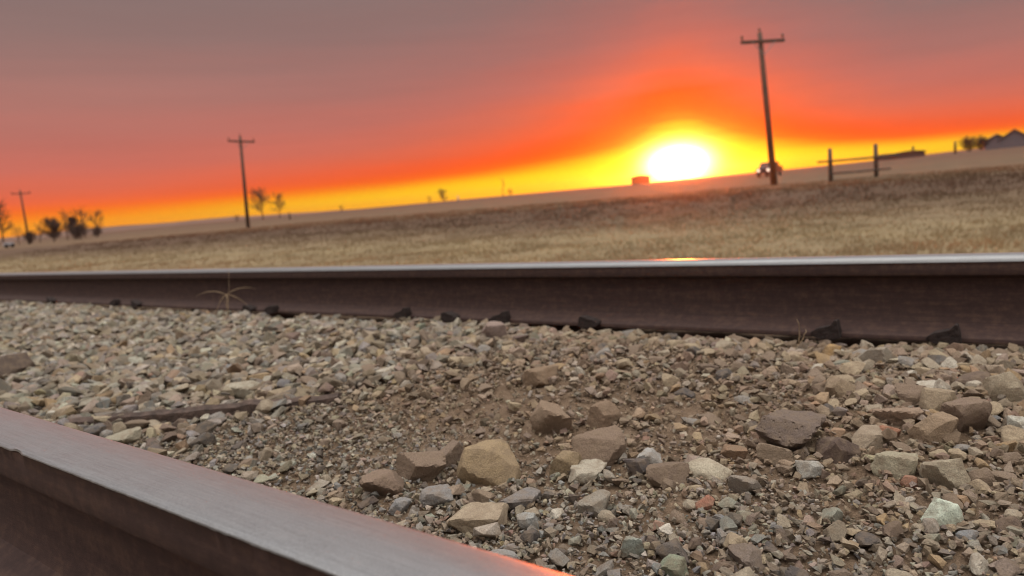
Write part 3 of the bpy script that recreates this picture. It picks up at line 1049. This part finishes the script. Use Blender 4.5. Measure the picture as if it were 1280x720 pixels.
# bare trees: trunk and a crown of twigs grown branch by branch
def bare_tree(name, px, r, hpx, wpx, label, cat, group, seed, dense=1.0, trunk_frac=0.3, mats=(None, None), lean=0.0, yoff=0.0):
    rs = random.Random(seed)
    p = far_spot(px, r)
    s = mpp(r, px)
    H, W = hpx * s, wpx * s * 0.5
    t = thing(name, p, label, cat, group, rs.uniform(0, 6.28))
    bt, bc = bmesh.new(), bmesh.new()
    tw = max(0.02, H * 0.022)
    top = Vector((lean * H, 0, H * 0.72))
    n = 7
    tp = [Vector((lean * H * (k / n) ** 1.5 * 0.8 + rs.gauss(0, H * 0.006), rs.gauss(0, H * 0.006), -0.15 + (H * 0.8 + 0.15) * k / n)) for k in range(n + 1)]
    add_tube(bt, tp, [tw * (1 - 0.85 * k / n) for k in range(n + 1)], 7)

    def grow(a, d, L, rad, lev):
        m = 4
        pts = [a]
        dd = d.copy()
        for k in range(m):
            dd = (dd + Vector((rs.gauss(0, 0.17), rs.gauss(0, 0.17), rs.gauss(0.06, 0.12)))).normalized()
            pts.append(pts[-1] + dd * L / m)
        add_tube(bc, pts, [rad * (1 - 0.7 * k / m) for k in range(m + 1)], 4 if lev else 5, False)
        if lev < 3:
            for _ in range(int((4 if lev < 2 else 3) * dense + rs.random())):
                k = rs.randint(1, m)
                nd = (dd * 0.75 + Vector((rs.gauss(0, 0.62), rs.gauss(0, 0.62), rs.gauss(0.22, 0.4)))).normalized()
                grow(pts[k], nd, L * rs.uniform(0.42, 0.72), max(rad * 0.55, H * 0.0031), lev + 1)

    for i in range(int(9 * dense)):
        f = trunk_frac + (0.98 - trunk_frac) * (i + rs.random()) / (9 * dense)
        a = tp[0].lerp(tp[-1], f)
        k = f * n
        a = tp[int(k)].lerp(tp[min(n, int(k) + 1)], k - int(k))
        ang = rs.uniform(0, 6.28)
        up = rs.uniform(0.35, 0.9) + 0.4 * f
        d = Vector((math.cos(ang), math.sin(ang), up)).normalized()
        shape = math.sin(math.pi * min(1, 0.18 + 0.8 * (f - trunk_frac) / (1 - trunk_frac))) * 0.65 + 0.35
        grow(a, d, W * 0.62 * shape + 0.05 * H * rs.random(), tw * 0.45, 1)
    obj('trunk', bt, mats[0] or M_BARK, t, True)
    obj('crown', bc, mats[1] or M_TWIG, t)
    return t


G1 = 'bare winter trees on the skyline'
bare_tree('bare_tree', 5, 150, 58.2, 51.0, 'tallest bare tree at the left picture edge, cut by the frame', 'tree', G1, 1, 1.89, 0.35)
bare_tree('bare_tree', 84, 170, 40.3, 30.0, 'thin bare tree just left of the pillar shaped shrub', 'tree', G1, 2, 1.30, 0.3)
bare_tree('bare_tree', 106, 170, 38.1, 39.0, 'sparse bare tree right of the pillar shaped shrub', 'tree', G1, 3, 1.30, 0.25)
bare_tree('bare_tree', 122, 175, 33.6, 36.0, 'rightmost bare tree of the left grove', 'tree', G1, 4, 1.45, 0.25)
bare_tree('bare_tree', 50, 172, 29.1, 24.0, 'slanting bare sapling left of the darkest bush', 'tree', G1, 5, 1.01, 0.25, lean=-0.18)
bare_tree('bare_tree', 23, 165, 24.6, 27.0, 'short bare tree beside the small white trailer', 'tree', G1, 14, 1.16, 0.25)
bare_tree('bare_tree', 329, 185, 40.3, 45.0, 'wide bare tree, larger of two just right of the middle pole', 'tree', G1, 6, 1.74, 0.25)
bare_tree('bare_tree', 350, 190, 31.4, 27.0, 'oval bare tree, smaller of two just right of the middle pole', 'tree', G1, 7, 1.74, 0.3)
bare_tree('bare_tree', 629, 220, 29.1, 10.5, 'single thin leaning snag on the skyline left of the sun', 'tree', G1, 8, 0.72, 0.35, lean=-0.12)
bare_tree('bare_tree', 1213, 195, 17.9, 12.0, 'small thin tree above the dark bushes, left of the other one', 'tree', G1, 9, 1.01, 0.3)
bare_tree('bare_tree', 1227, 195, 22.4, 13.5, 'thin tree above the dark bushes beside the low gable', 'tree', G1, 10, 1.16, 0.3)
G2 = 'dark bushes on the skyline'
bm_ = (M_BUSHTWIG, M_BUSHTWIG)
bare_tree('bush', 67, 150, 28.7, 36.7, 'darkest dense bush at the left below the bare trees', 'bush', G2, 21, 3.2, 0.08, bm_)
bare_tree('bush', 93, 155, 31.0, 23.8, 'pillar shaped dark shrub among the bare trees', 'bush', G2, 22, 3.2, 0.08, bm_)
bare_tree('bush', 101, 150, 14.9, 36.7, 'low dark bush at the foot of the pillar shaped shrub', 'bush', G2, 23, 3.2, 0.05, bm_)
bare_tree('bush', 122, 160, 11.5, 19.4, 'little round bush right of the left grove', 'bush', G2, 24, 3.2, 0.05, bm_)
bare_tree('bush', 39, 160, 12.6, 25.9, 'low bush behind the farthest utility pole', 'bush', G2, 25, 3.2, 0.05, bm_)
bare_tree('bush', 296, 190, 9.2, 12.8, 'small bush just left of the middle pole', 'bush', G2, 26, 1.6, 0.05, bm_)
bare_tree('bush', 427, 200, 8.0, 11.2, 'tiny lone bush on the skyline halfway between middle pole and domed bush', 'bush', G2, 27, 1.6, 0.05, bm_)
bare_tree('bush', 555, 210, 16.1, 22.4, 'domed bush on the skyline, biggest left of the leaning snag', 'bush', G2, 28, 2.0, 0.05, bm_)
bare_tree('bush', 537, 210, 9.2, 11.2, 'little bush beside the domed bush', 'bush', G2, 29, 1.6, 0.05, bm_)
bare_tree('bush', 638, 220, 8.0, 14.4, 'low bush at the foot of the leaning snag', 'bush', G2, 30, 1.6, 0.05, bm_)
bare_tree('bush', 1211, 190, 15, 30, 'dark bush left of the low gabled house', 'bush', G2, 31, 3.2, 0.0, bm_)
bare_tree('bush', 1227, 188, 14, 28, 'dark bush touching the low gabled house', 'bush', G2, 32, 3.2, 0.0, bm_)


# fence stretch at the right: two stout posts with two rails
def fence():
    ra, rb = 41.0, 41.5
    A, B = far_spot(1038, ra), far_spot(1095, rb)
    t = thing('fence', A, 'wooden fence of two stout posts and two rails right of the tallest pole', 'fence')
    for P, h in ((A, 1.72), (B, 1.72)):
        bm = bmesh.new()
        q = P - A
        add_tube(bm, [q + Vector((0, 0, -0.3)), q + Vector((0, 0, h * 0.6)), q + Vector((0, 0, h))], [0.115, 0.11, 0.10], 10)
        obj('post', bm, M_FENCE, t, True)
    for zz, e0, e1 in ((1.06, -0.30, 1.50), (0.42, -0.05, 1.30)):
        bm = bmesh.new()
        D = B - A
        s = Vector((-D.y, D.x, 0)).normalized() * -0.13
        a, c = A + D * e0, A + D * e1
        add_tube(bm, [D * e0 + Vector((0, 0, zz)) + s, D * (e0 + e1) / 2 + Vector((0, 0, zz - 0.02)) + s, D * e1 + Vector((0, 0, zz)) + s], [0.05, 0.055, 0.05], 8)
        obj('fence_rail', bm, M_FENCE, t, True)


fence()


def house(name, px, r, wpx, wallpx, peakpx, depth, label, cat, wallm, roofm, rot=0.0, chimney=False, door=True, group=None):
    p = far_spot(px, r)
    s = mpp(r, px)
    d = azim(px)
    t = thing(name, p, label, cat, group, math.atan2(-d.x, d.y) + rot)
    W, h, pk = wpx * s * 0.5, wallpx * s, peakpx * s
    bm = bmesh.new()
    pts = [(-W, -0.4), (W, -0.4), (W, h), (0, pk - 0.12), (-W, h)]
    a = [bm.verts.new((x, 0, z)) for x, z in pts]
    c = [bm.verts.new((x, depth, z)) for x, z in pts]
    for k in range(5):
        bm.faces.new((a[k], a[(k + 1) % 5], c[(k + 1) % 5], c[k]))
    bm.faces.new(a[::-1]); bm.faces.new(c)
    bmesh.ops.recalc_face_normals(bm, faces=bm.faces)
    obj('wall', bm, wallm, t)
    bm = bmesh.new()
    sl = (pk - h) / W
    o = 0.35
    th = 0.14
    pr = [(-W - o, h - sl * o), (0, pk), (W + o, h - sl * o), (W + o, h - sl * o + th), (0, pk + th), (-W - o, h - sl * o + th)]
    a = [bm.verts.new((x, -0.4, z - 0.02)) for x, z in pr]
    c = [bm.verts.new((x, depth + 0.4, z - 0.02)) for x, z in pr]
    for k in range(6):
        bm.faces.new((a[k], a[(k + 1) % 6], c[(k + 1) % 6], c[k]))
    bm.faces.new((a[0], a[1], a[4], a[5])); bm.faces.new((a[1], a[2], a[3], a[4]))
    bm.faces.new((c[0], c[1], c[4], c[5])); bm.faces.new((c[1], c[2], c[3], c[4]))
    bmesh.ops.recalc_face_normals(bm, faces=bm.faces)
    rf = obj('roof', bm, roofm, t)
    if chimney:
        bm = bmesh.new()
        add_box(bm, (W * 0.2, depth * 0.5, pk + 0.45), (0.5, 0.5, 1.3))
        obj('chimney', bm, wallm, rf)
    return t


house('house', 1268, 185, 32, 11, 22, 9, 'gabled house at the right edge, its roof peak the highest there', 'house', M_WALL, M_ROOF)
house('house', 1246, 200, 26, 10.5, 18, 8, 'low gabled house between dark bushes and the higher gable', 'house', M_WALL, M_ROOF, 0.05)
house('barn', 1138, 200, 32, 7, 8.6, 6, 'long low dark shed with a stub chimney right of the fence', 'shed', M_WALLDK, M_ROOF, 0.0, True)
house('barn', 1108, 205, 26, 6.5, 7.6, 6, 'low dark shed seen between the fence rails', 'shed', M_WALLDK, M_ROOF, 0.0)
house('shed', 801, 190, 23, 8.5, 10.5, 5, 'small dark shed on the skyline just left of the sun', 'shed', M_WALLDK, M_ROOF)


# a lone post on the skyline at the right
def lone_post(px, r, hpx, wpx, label):
    p = far_spot(px, r)
    s = mpp(r, px)
    t = thing('post', p, label, 'post')
    bm = bmesh.new()
    add_tube(bm, [(0, 0, -0.3), (0, 0, hpx * s * 0.75), (0, 0, hpx * s)], [wpx * s * 0.5, wpx * s * 0.42, wpx * s * 0.3], 8)
    obj('post', bm, M_FENCE, t, True)


for px, r, hp, wp, lab in ((1194, 150, 15, 3.2, 'short dark post alone on the skyline between shed and houses'), (362, 120, 9, 2.4, 'tiny post in the field right of the two small trees'),
                           (573, 150, 7, 2.2, 'pale little marker post right of the domed bush')):
    p = far_spot(px, r)
    s = mpp(r, px)
    bm = bmesh.new()
    add_tube(bm, [(0, 0, -0.3), (0, 0, hp * s * 0.75), (0, 0, hp * s)], [wp * s * 0.5, wp * s * 0.42, wp * s * 0.3], 8)
    o = obj('post', bm, M_WHITE if px == 573 else M_FENCE, None, True)
    o.location = p
    tag(o, lab, 'post')


# low hills far off to the left
def hills():
    V, Fc = [], []
    n = 90
    for i in range(n + 1):
        a = math.radians(4 + 40 * i / n)
        tp = math.sin(math.pi * i / n) ** 0.7
        h = 5.5 * tp * (0.75 + 0.5 * mnoise.fractal(Vector((i * 0.09, 4.2, 0)), 1.0, 2.0, 4)) + 1.0
        for r, z in ((1150, ground_z(1150 * math.sin(a), 1150 * math.cos(a)) - 2), (1230, -1 + (0.5 * h + 4.0) * tp), (1300, -1 + (h + 4.4) * tp), (1420, -1.0)):
            V.append((r * math.sin(a), r * math.cos(a), z))
    for i in range(n):
        for k in range(3):
            q = i * 4 + k
            Fc.append((q, q + 1, q + 5, q + 4))
    me = npmesh('hills', np.array(V), np.array(Fc))
    me.shade_smooth()
    tag(link('hills', me, simple('far_dry_hills', (0.12, 0.08, 0.06), 0.95, 0, 0.2, 0.02, 0.1)), kind='structure')


hills()


# a truck with its lamps lit, coming along beyond the tallest pole
def truck(px, r, label):
    p = far_spot(px, r)
    d = azim(px)
    t = thing('truck', p, label, 'truck', None, math.atan2(-d.x, d.y) - math.radians(16))
    t.scale = (0.84, 0.84, 0.84)
    # local: -Y is the front, facing the camera
    bm = bmesh.new()
    pr = [(-2.7, 0.45), (-2.7, 1.12), (-1.35, 1.22), (-0.75, 1.85), (1.0, 1.88), (1.15, 1.30), (2.75, 1.30), (2.75, 0.5)]
    n = len(pr)
    a = [bm.verts.new((-0.95, y, z)) for y, z in pr]
    c = [bm.verts.new((0.95, y, z)) for y, z in pr]
    for k in range(n):
        bm.faces.new((a[k], a[(k + 1) % n], c[(k + 1) % n], c[k]))
    bm.faces.new(a[::-1]); bm.faces.new(c)
    bmesh.ops.recalc_face_normals(bm, faces=bm.faces)
    bmesh.ops.bevel(bm, geom=bm.edges[:], offset=0.07, segments=2, affect='EDGES')
    obj('body', bm, M_PAINT, t)
    bm = bmesh.new()
    for k, (y0, z0, y1, z1) in enumerate(((-1.30, 1.27, -0.80, 1.80),)):
        v = [bm.verts.new(q) for q in ((-0.8, y0 - 0.02, z0), (0.8, y0 - 0.02, z0), (0.72, y1 - 0.02, z1), (-0.72, y1 - 0.02, z1))]
        bm.faces.new(v)
        bmesh.ops.solidify(bm, geom=bm.faces[:], thickness=0.02)
    obj('windscreen', bm, M_GLASS, t)
    for s in (-1, 1):
        bm = bmesh.new()
        add_tube(bm, [(s * 0.62, -2.70, 0.86), (s * 0.62, -2.75, 0.86), (s * 0.62, -2.77, 0.86)], [0.17, 0.17, 0.11], 14)
        obj('headlight', bm, M_LAMP, t)
        for y in (-1.75, 1.75):
            bm = bmesh.new()
            add_tube(bm, [(s * 0.72, y, 0.38), (s * 0.97, y, 0.38)], [0.38, 0.38], 18)
            w = obj('wheel', bm, M_RUBBER, t)
            bm = bmesh.new()
            add_tube(bm, [(s * 0.972, y, 0.38), (s * 0.985, y, 0.38)], [0.22, 0.2], 14)
            obj('rim', bm, M_CHROME, w)
    return t


truck(962, 84, 'dark truck with both headlights lit behind the foot of the tallest pole')


# small white trailer at the far left
def trailer(px, r):
    p = far_spot(px, r)
    s = mpp(r, px)
    d = azim(px)
    t = thing('trailer', p, 'small white trailer under the bare trees at the far left', 'trailer', None, math.atan2(-d.x, d.y) + 0.1)
    W, H = 11 * s, 7 * s
    bm = bmesh.new()
    add_box(bm, (0, 0.9, H * 0.58), (W, 1.8, H * 0.8))
    bmesh.ops.bevel(bm, geom=bm.edges[:], offset=0.08, segments=2, affect='EDGES')
    obj('body', bm, M_WHITE, t)
    for x in (-0.28, 0.28):
        bm = bmesh.new()
        add_tube(bm, [(x * W, -0.02, 0.25), (x * W, 0.2, 0.25)], [0.28, 0.28], 14)
        obj('wheel', bm, M_RUBBER, t)


trailer(11, 120)

# ------------------------------------------------------------------ haze
HAZE_D = 0.00016
mh = bpy.data.materials.new('thin_morning_haze')
mh.use_nodes = True
tr = mh.node_tree
for nd in list(tr.nodes): tr.nodes.remove(nd)
out = tr.nodes.new('ShaderNodeOutputMaterial')
pv = tr.nodes.new('ShaderNodeVolumePrincipled')
pv.inputs['Color'].default_value = (0.95, 0.86, 0.80, 1)
pv.inputs['Density'].default_value = HAZE_D
pv.inputs['Anisotropy'].default_value = 0.93
tr.links.new(pv.outputs[0], out.inputs['Volume'])
bm = bmesh.new()
add_box(bm, (0, 0, 10.0), (3200, 3200, 26.0))
tag(obj('haze', bm, mh), kind='stuff')

# ------------------------------------------------------------------ sky and sun
W = bpy.data.worlds.new('World')
scn.world = W
W.use_nodes = True
nt = NT(W.node_tree)
for nd in list(W.node_tree.nodes): W.node_tree.nodes.remove(nd)
out = nt.n('ShaderNodeOutputWorld')
tc = nt.n('ShaderNodeTexCoord').outputs['Generated']
sp = nt.n('ShaderNodeSeparateXYZ')
nt.l.new(tc, sp.inputs[0])
X, Y, Z = sp.outputs
el = nt.math('MULTIPLY', nt.math('ARCSINE', nt.math('MINIMUM', nt.math('MAXIMUM', Z, -1.0), 1.0)), 57.2958)
sA, cA = math.sin(SUN_AZ), math.cos(SUN_AZ)
dot = nt.math('ADD', nt.math('MULTIPLY', X, sA), nt.math('MULTIPLY', Y, cA))
crs = nt.math('SUBTRACT', nt.math('MULTIPLY', X, cA), nt.math('MULTIPLY', Y, sA))
da = nt.math('MULTIPLY', nt.math('ARCTAN2', crs, dot), 57.2958)      # positive to the right of the sun


def gauss(x, w):
    q = nt.math('DIVIDE', x, w)
    return nt.math('EXPONENT', nt.math('MULTIPLY', nt.math('MULTIPLY', q, q), -1.0))


G = nt.math('ADD', nt.math('MULTIPLY', gauss(da, 3.6), 0.34), nt.math('MULTIPLY', gauss(da, 14.0), 0.66))
lift = nt.math('ADD', nt.math('MULTIPLY', nt.math('MINIMUM', nt.math('MULTIPLY', el, 0.62), 2.9), G), nt.math('MULTIPLY', nt.math('MINIMUM', nt.math('MAXIMUM', nt.math('SUBTRACT', nt.math('MULTIPLY', el, 0.62), 2.9), 0.0), 1.2), gauss(da, 15.0)))
# slow wavering of the cloud deck's lower edge
mpn = nt.n('ShaderNodeMapping')
nt.l.new(tc, mpn.inputs[0])
mpn.inputs['Scale'].default_value = (2.2, 2.2, 26)
cl = nt.noise(mpn.outputs[0], 1.6, 4, 0.55)
el2 = nt.math('ADD', nt.math('SUBTRACT', el, lift), nt.math('MULTIPLY', nt.math('SUBTRACT', cl, 0.5), nt.math('MINIMUM', nt.math('MULTIPLY', nt.math('MAXIMUM', el, 0.0), 0.22), 2.0)))
rs_ = nt.math('DIVIDE', nt.math('SUBTRACT', da, 4.0), 11.0, clamp=True)      # the glow sits lower to the right of the sun
el2 = nt.math('MULTIPLY', el2, nt.math('ADD', 1.1, nt.math('MULTIPLY', rs_, 0.38)))
t = nt.math('DIVIDE', el2, 90.0, clamp=True)
E_ = lambda d: d / 90.0
near = [(E_(0), srgb(255, 205, 20)), (E_(0.6), srgb(255, 230, 16)), (E_(1.25), srgb(255, 226, 12)), (E_(1.55), srgb(255, 186, 8)), (E_(2.0), srgb(255, 108, 6)), (E_(2.5), srgb(253, 84, 16)), (E_(3.1), srgb(246, 86, 34)), (E_(3.8), srgb(236, 97, 58)),
        (E_(5), srgb(220, 107, 80)), (E_(7), srgb(194, 110, 96)), (E_(10), srgb(166, 111, 104)), (E_(14), srgb(145, 112, 108)), (E_(20), srgb(132, 113, 110)), (E_(30), srgb(148, 138, 137)), (E_(48), srgb(205, 200, 202)), (E_(90), srgb(233, 227, 220))]
farr = [(E_(0), srgb(255, 146, 26)), (E_(0.9), srgb(255, 166, 20)), (E_(1.6), srgb(255, 132, 20)), (E_(2.1), srgb(250, 110, 40)), (E_(2.7), srgb(238, 104, 64)), (E_(3.6), srgb(222, 108, 82)), (E_(5), srgb(204, 111, 95)), (E_(7), srgb(190, 114, 102)), (E_(10), srgb(174, 119, 110)),
        (E_(14), srgb(148, 116, 111)), (E_(20), srgb(128, 112, 110)), (E_(30), srgb(156, 144, 143)), (E_(48), srgb(205, 201, 203)), (E_(90), srgb(233, 227, 220))]
back = [(E_(0), srgb(128, 110, 108)), (E_(6), srgb(146, 128, 126)), (E_(20), srgb(178, 166, 164)), (E_(45), srgb(218, 210, 206)), (E_(90), srgb(233, 227, 220))]
ada = nt.math('ABSOLUTE', da)
f1 = nt.math('DIVIDE', nt.math('SUBTRACT', ada, 7.0), 35.0, clamp=True)
f2 = nt.math('DIVIDE', nt.math('SUBTRACT', ada, 62.0), 50.0, clamp=True)
sky0 = nt.mix(f2, nt.mix(f1, nt.ramp(t, near), nt.ramp(t, farr)), nt.ramp(t, back))
# sky gain added high overhead, out of frame, to brighten the ground
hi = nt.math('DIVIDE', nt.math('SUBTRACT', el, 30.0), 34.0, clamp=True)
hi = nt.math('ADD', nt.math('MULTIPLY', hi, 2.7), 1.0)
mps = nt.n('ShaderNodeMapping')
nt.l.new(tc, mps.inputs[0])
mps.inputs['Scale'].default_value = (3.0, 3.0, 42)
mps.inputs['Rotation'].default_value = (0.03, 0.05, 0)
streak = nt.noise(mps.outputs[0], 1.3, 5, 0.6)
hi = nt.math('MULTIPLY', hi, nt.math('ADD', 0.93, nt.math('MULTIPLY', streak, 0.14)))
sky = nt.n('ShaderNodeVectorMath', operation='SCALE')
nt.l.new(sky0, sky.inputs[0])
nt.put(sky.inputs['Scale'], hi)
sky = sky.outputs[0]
# glare of the sun's disc seen through the thin cloud
gl = nt.math('EXPONENT', nt.math('MULTIPLY', nt.math('ADD', nt.math('POWER', nt.math('ABSOLUTE', nt.math('DIVIDE', da, 1.85)), 2.0), nt.math('POWER', nt.math('ABSOLUTE', nt.math('DIVIDE', nt.math('SUBTRACT', el, 1.25), 1.15)), 2.0)), -1.0))
core = nt.mix(1.0, nt.n('ShaderNodeRGB').outputs[0], (1, 1, 1, 1), 'MIX')
glc = nt.n('ShaderNodeVectorMath', operation='SCALE')
glc.inputs[0].default_value = (7.0, 6.4, 4.6)
nt.put(glc.inputs['Scale'], nt.math('MINIMUM', gl, 0.45))
halo = nt.math('MULTIPLY', nt.math('EXPONENT', nt.math('MULTIPLY', nt.math('ADD', nt.math('POWER', nt.math('ABSOLUTE', nt.math('DIVIDE', da, 4.6)), 2.0), nt.math('POWER', nt.math('ABSOLUTE', nt.math('DIVIDE', nt.math('SUBTRACT', el, 1.0), 2.1)), 2.0)), -1.0)), 1.0)
hc = nt.n('ShaderNodeVectorMath', operation='SCALE')
hc.inputs[0].default_value = (0.6, 0.55, 0.0)
nt.put(hc.inputs['Scale'], halo)
s1 = nt.n('ShaderNodeVectorMath', operation='ADD')
nt.l.new(glc.outputs[0], s1.inputs[0])
nt.l.new(hc.outputs[0], s1.inputs[1])
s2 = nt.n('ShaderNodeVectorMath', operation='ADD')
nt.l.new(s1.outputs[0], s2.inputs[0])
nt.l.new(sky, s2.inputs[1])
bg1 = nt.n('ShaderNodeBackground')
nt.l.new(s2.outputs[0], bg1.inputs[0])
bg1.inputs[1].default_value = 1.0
ns = nt.n('ShaderNodeTexSky', sky_type='NISHITA')
ns.sun_disc = False
ns.sun_elevation = SUN_EL
ns.sun_rotation = SUN_AZ
bg2 = nt.n('ShaderNodeBackground')
up = nt.math('DIVIDE', nt.math('SUBTRACT', el, 26.0), 34.0, clamp=True)
up = nt.math('MULTIPLY', nt.math('MULTIPLY', up, up), nt.math('SUBTRACT', 3.0, nt.math('MULTIPLY', up, 2.0)))
nt.put(bg2.inputs[0], nt.mix(up, (0, 0, 0, 1), ns.outputs[0]))
bg2.inputs[1].default_value = 0.05
ad = nt.n('ShaderNodeAddShader')
nt.l.new(bg1.outputs[0], ad.inputs[0])
nt.l.new(bg2.outputs[0], ad.inputs[1])
nt.l.new(ad.outputs[0], out.inputs[0])

sl = bpy.data.lights.new('sun', 'SUN')
sl.energy = 2.6
sl.angle = math.radians(0.6)
sl.color = (1.0, 0.13, 0.015)
so = bpy.data.objects.new('sun', sl)
COL.objects.link(so)
so.rotation_euler = SUN.to_track_quat('Z', 'Y').to_euler()
so.location = (0, 0, 30)

scn.view_settings.view_transform = 'Standard'
scn.view_settings.look = 'None'
scn.view_settings.exposure = 0
scn.view_settings.gamma = 1
scn.view_settings.use_curve_mapping = False
scn.cycles.use_denoising = True
scn.cycles.filter_width = 1.05
scn.cycles.max_bounces = 6
scn.cycles.volume_bounces = 1
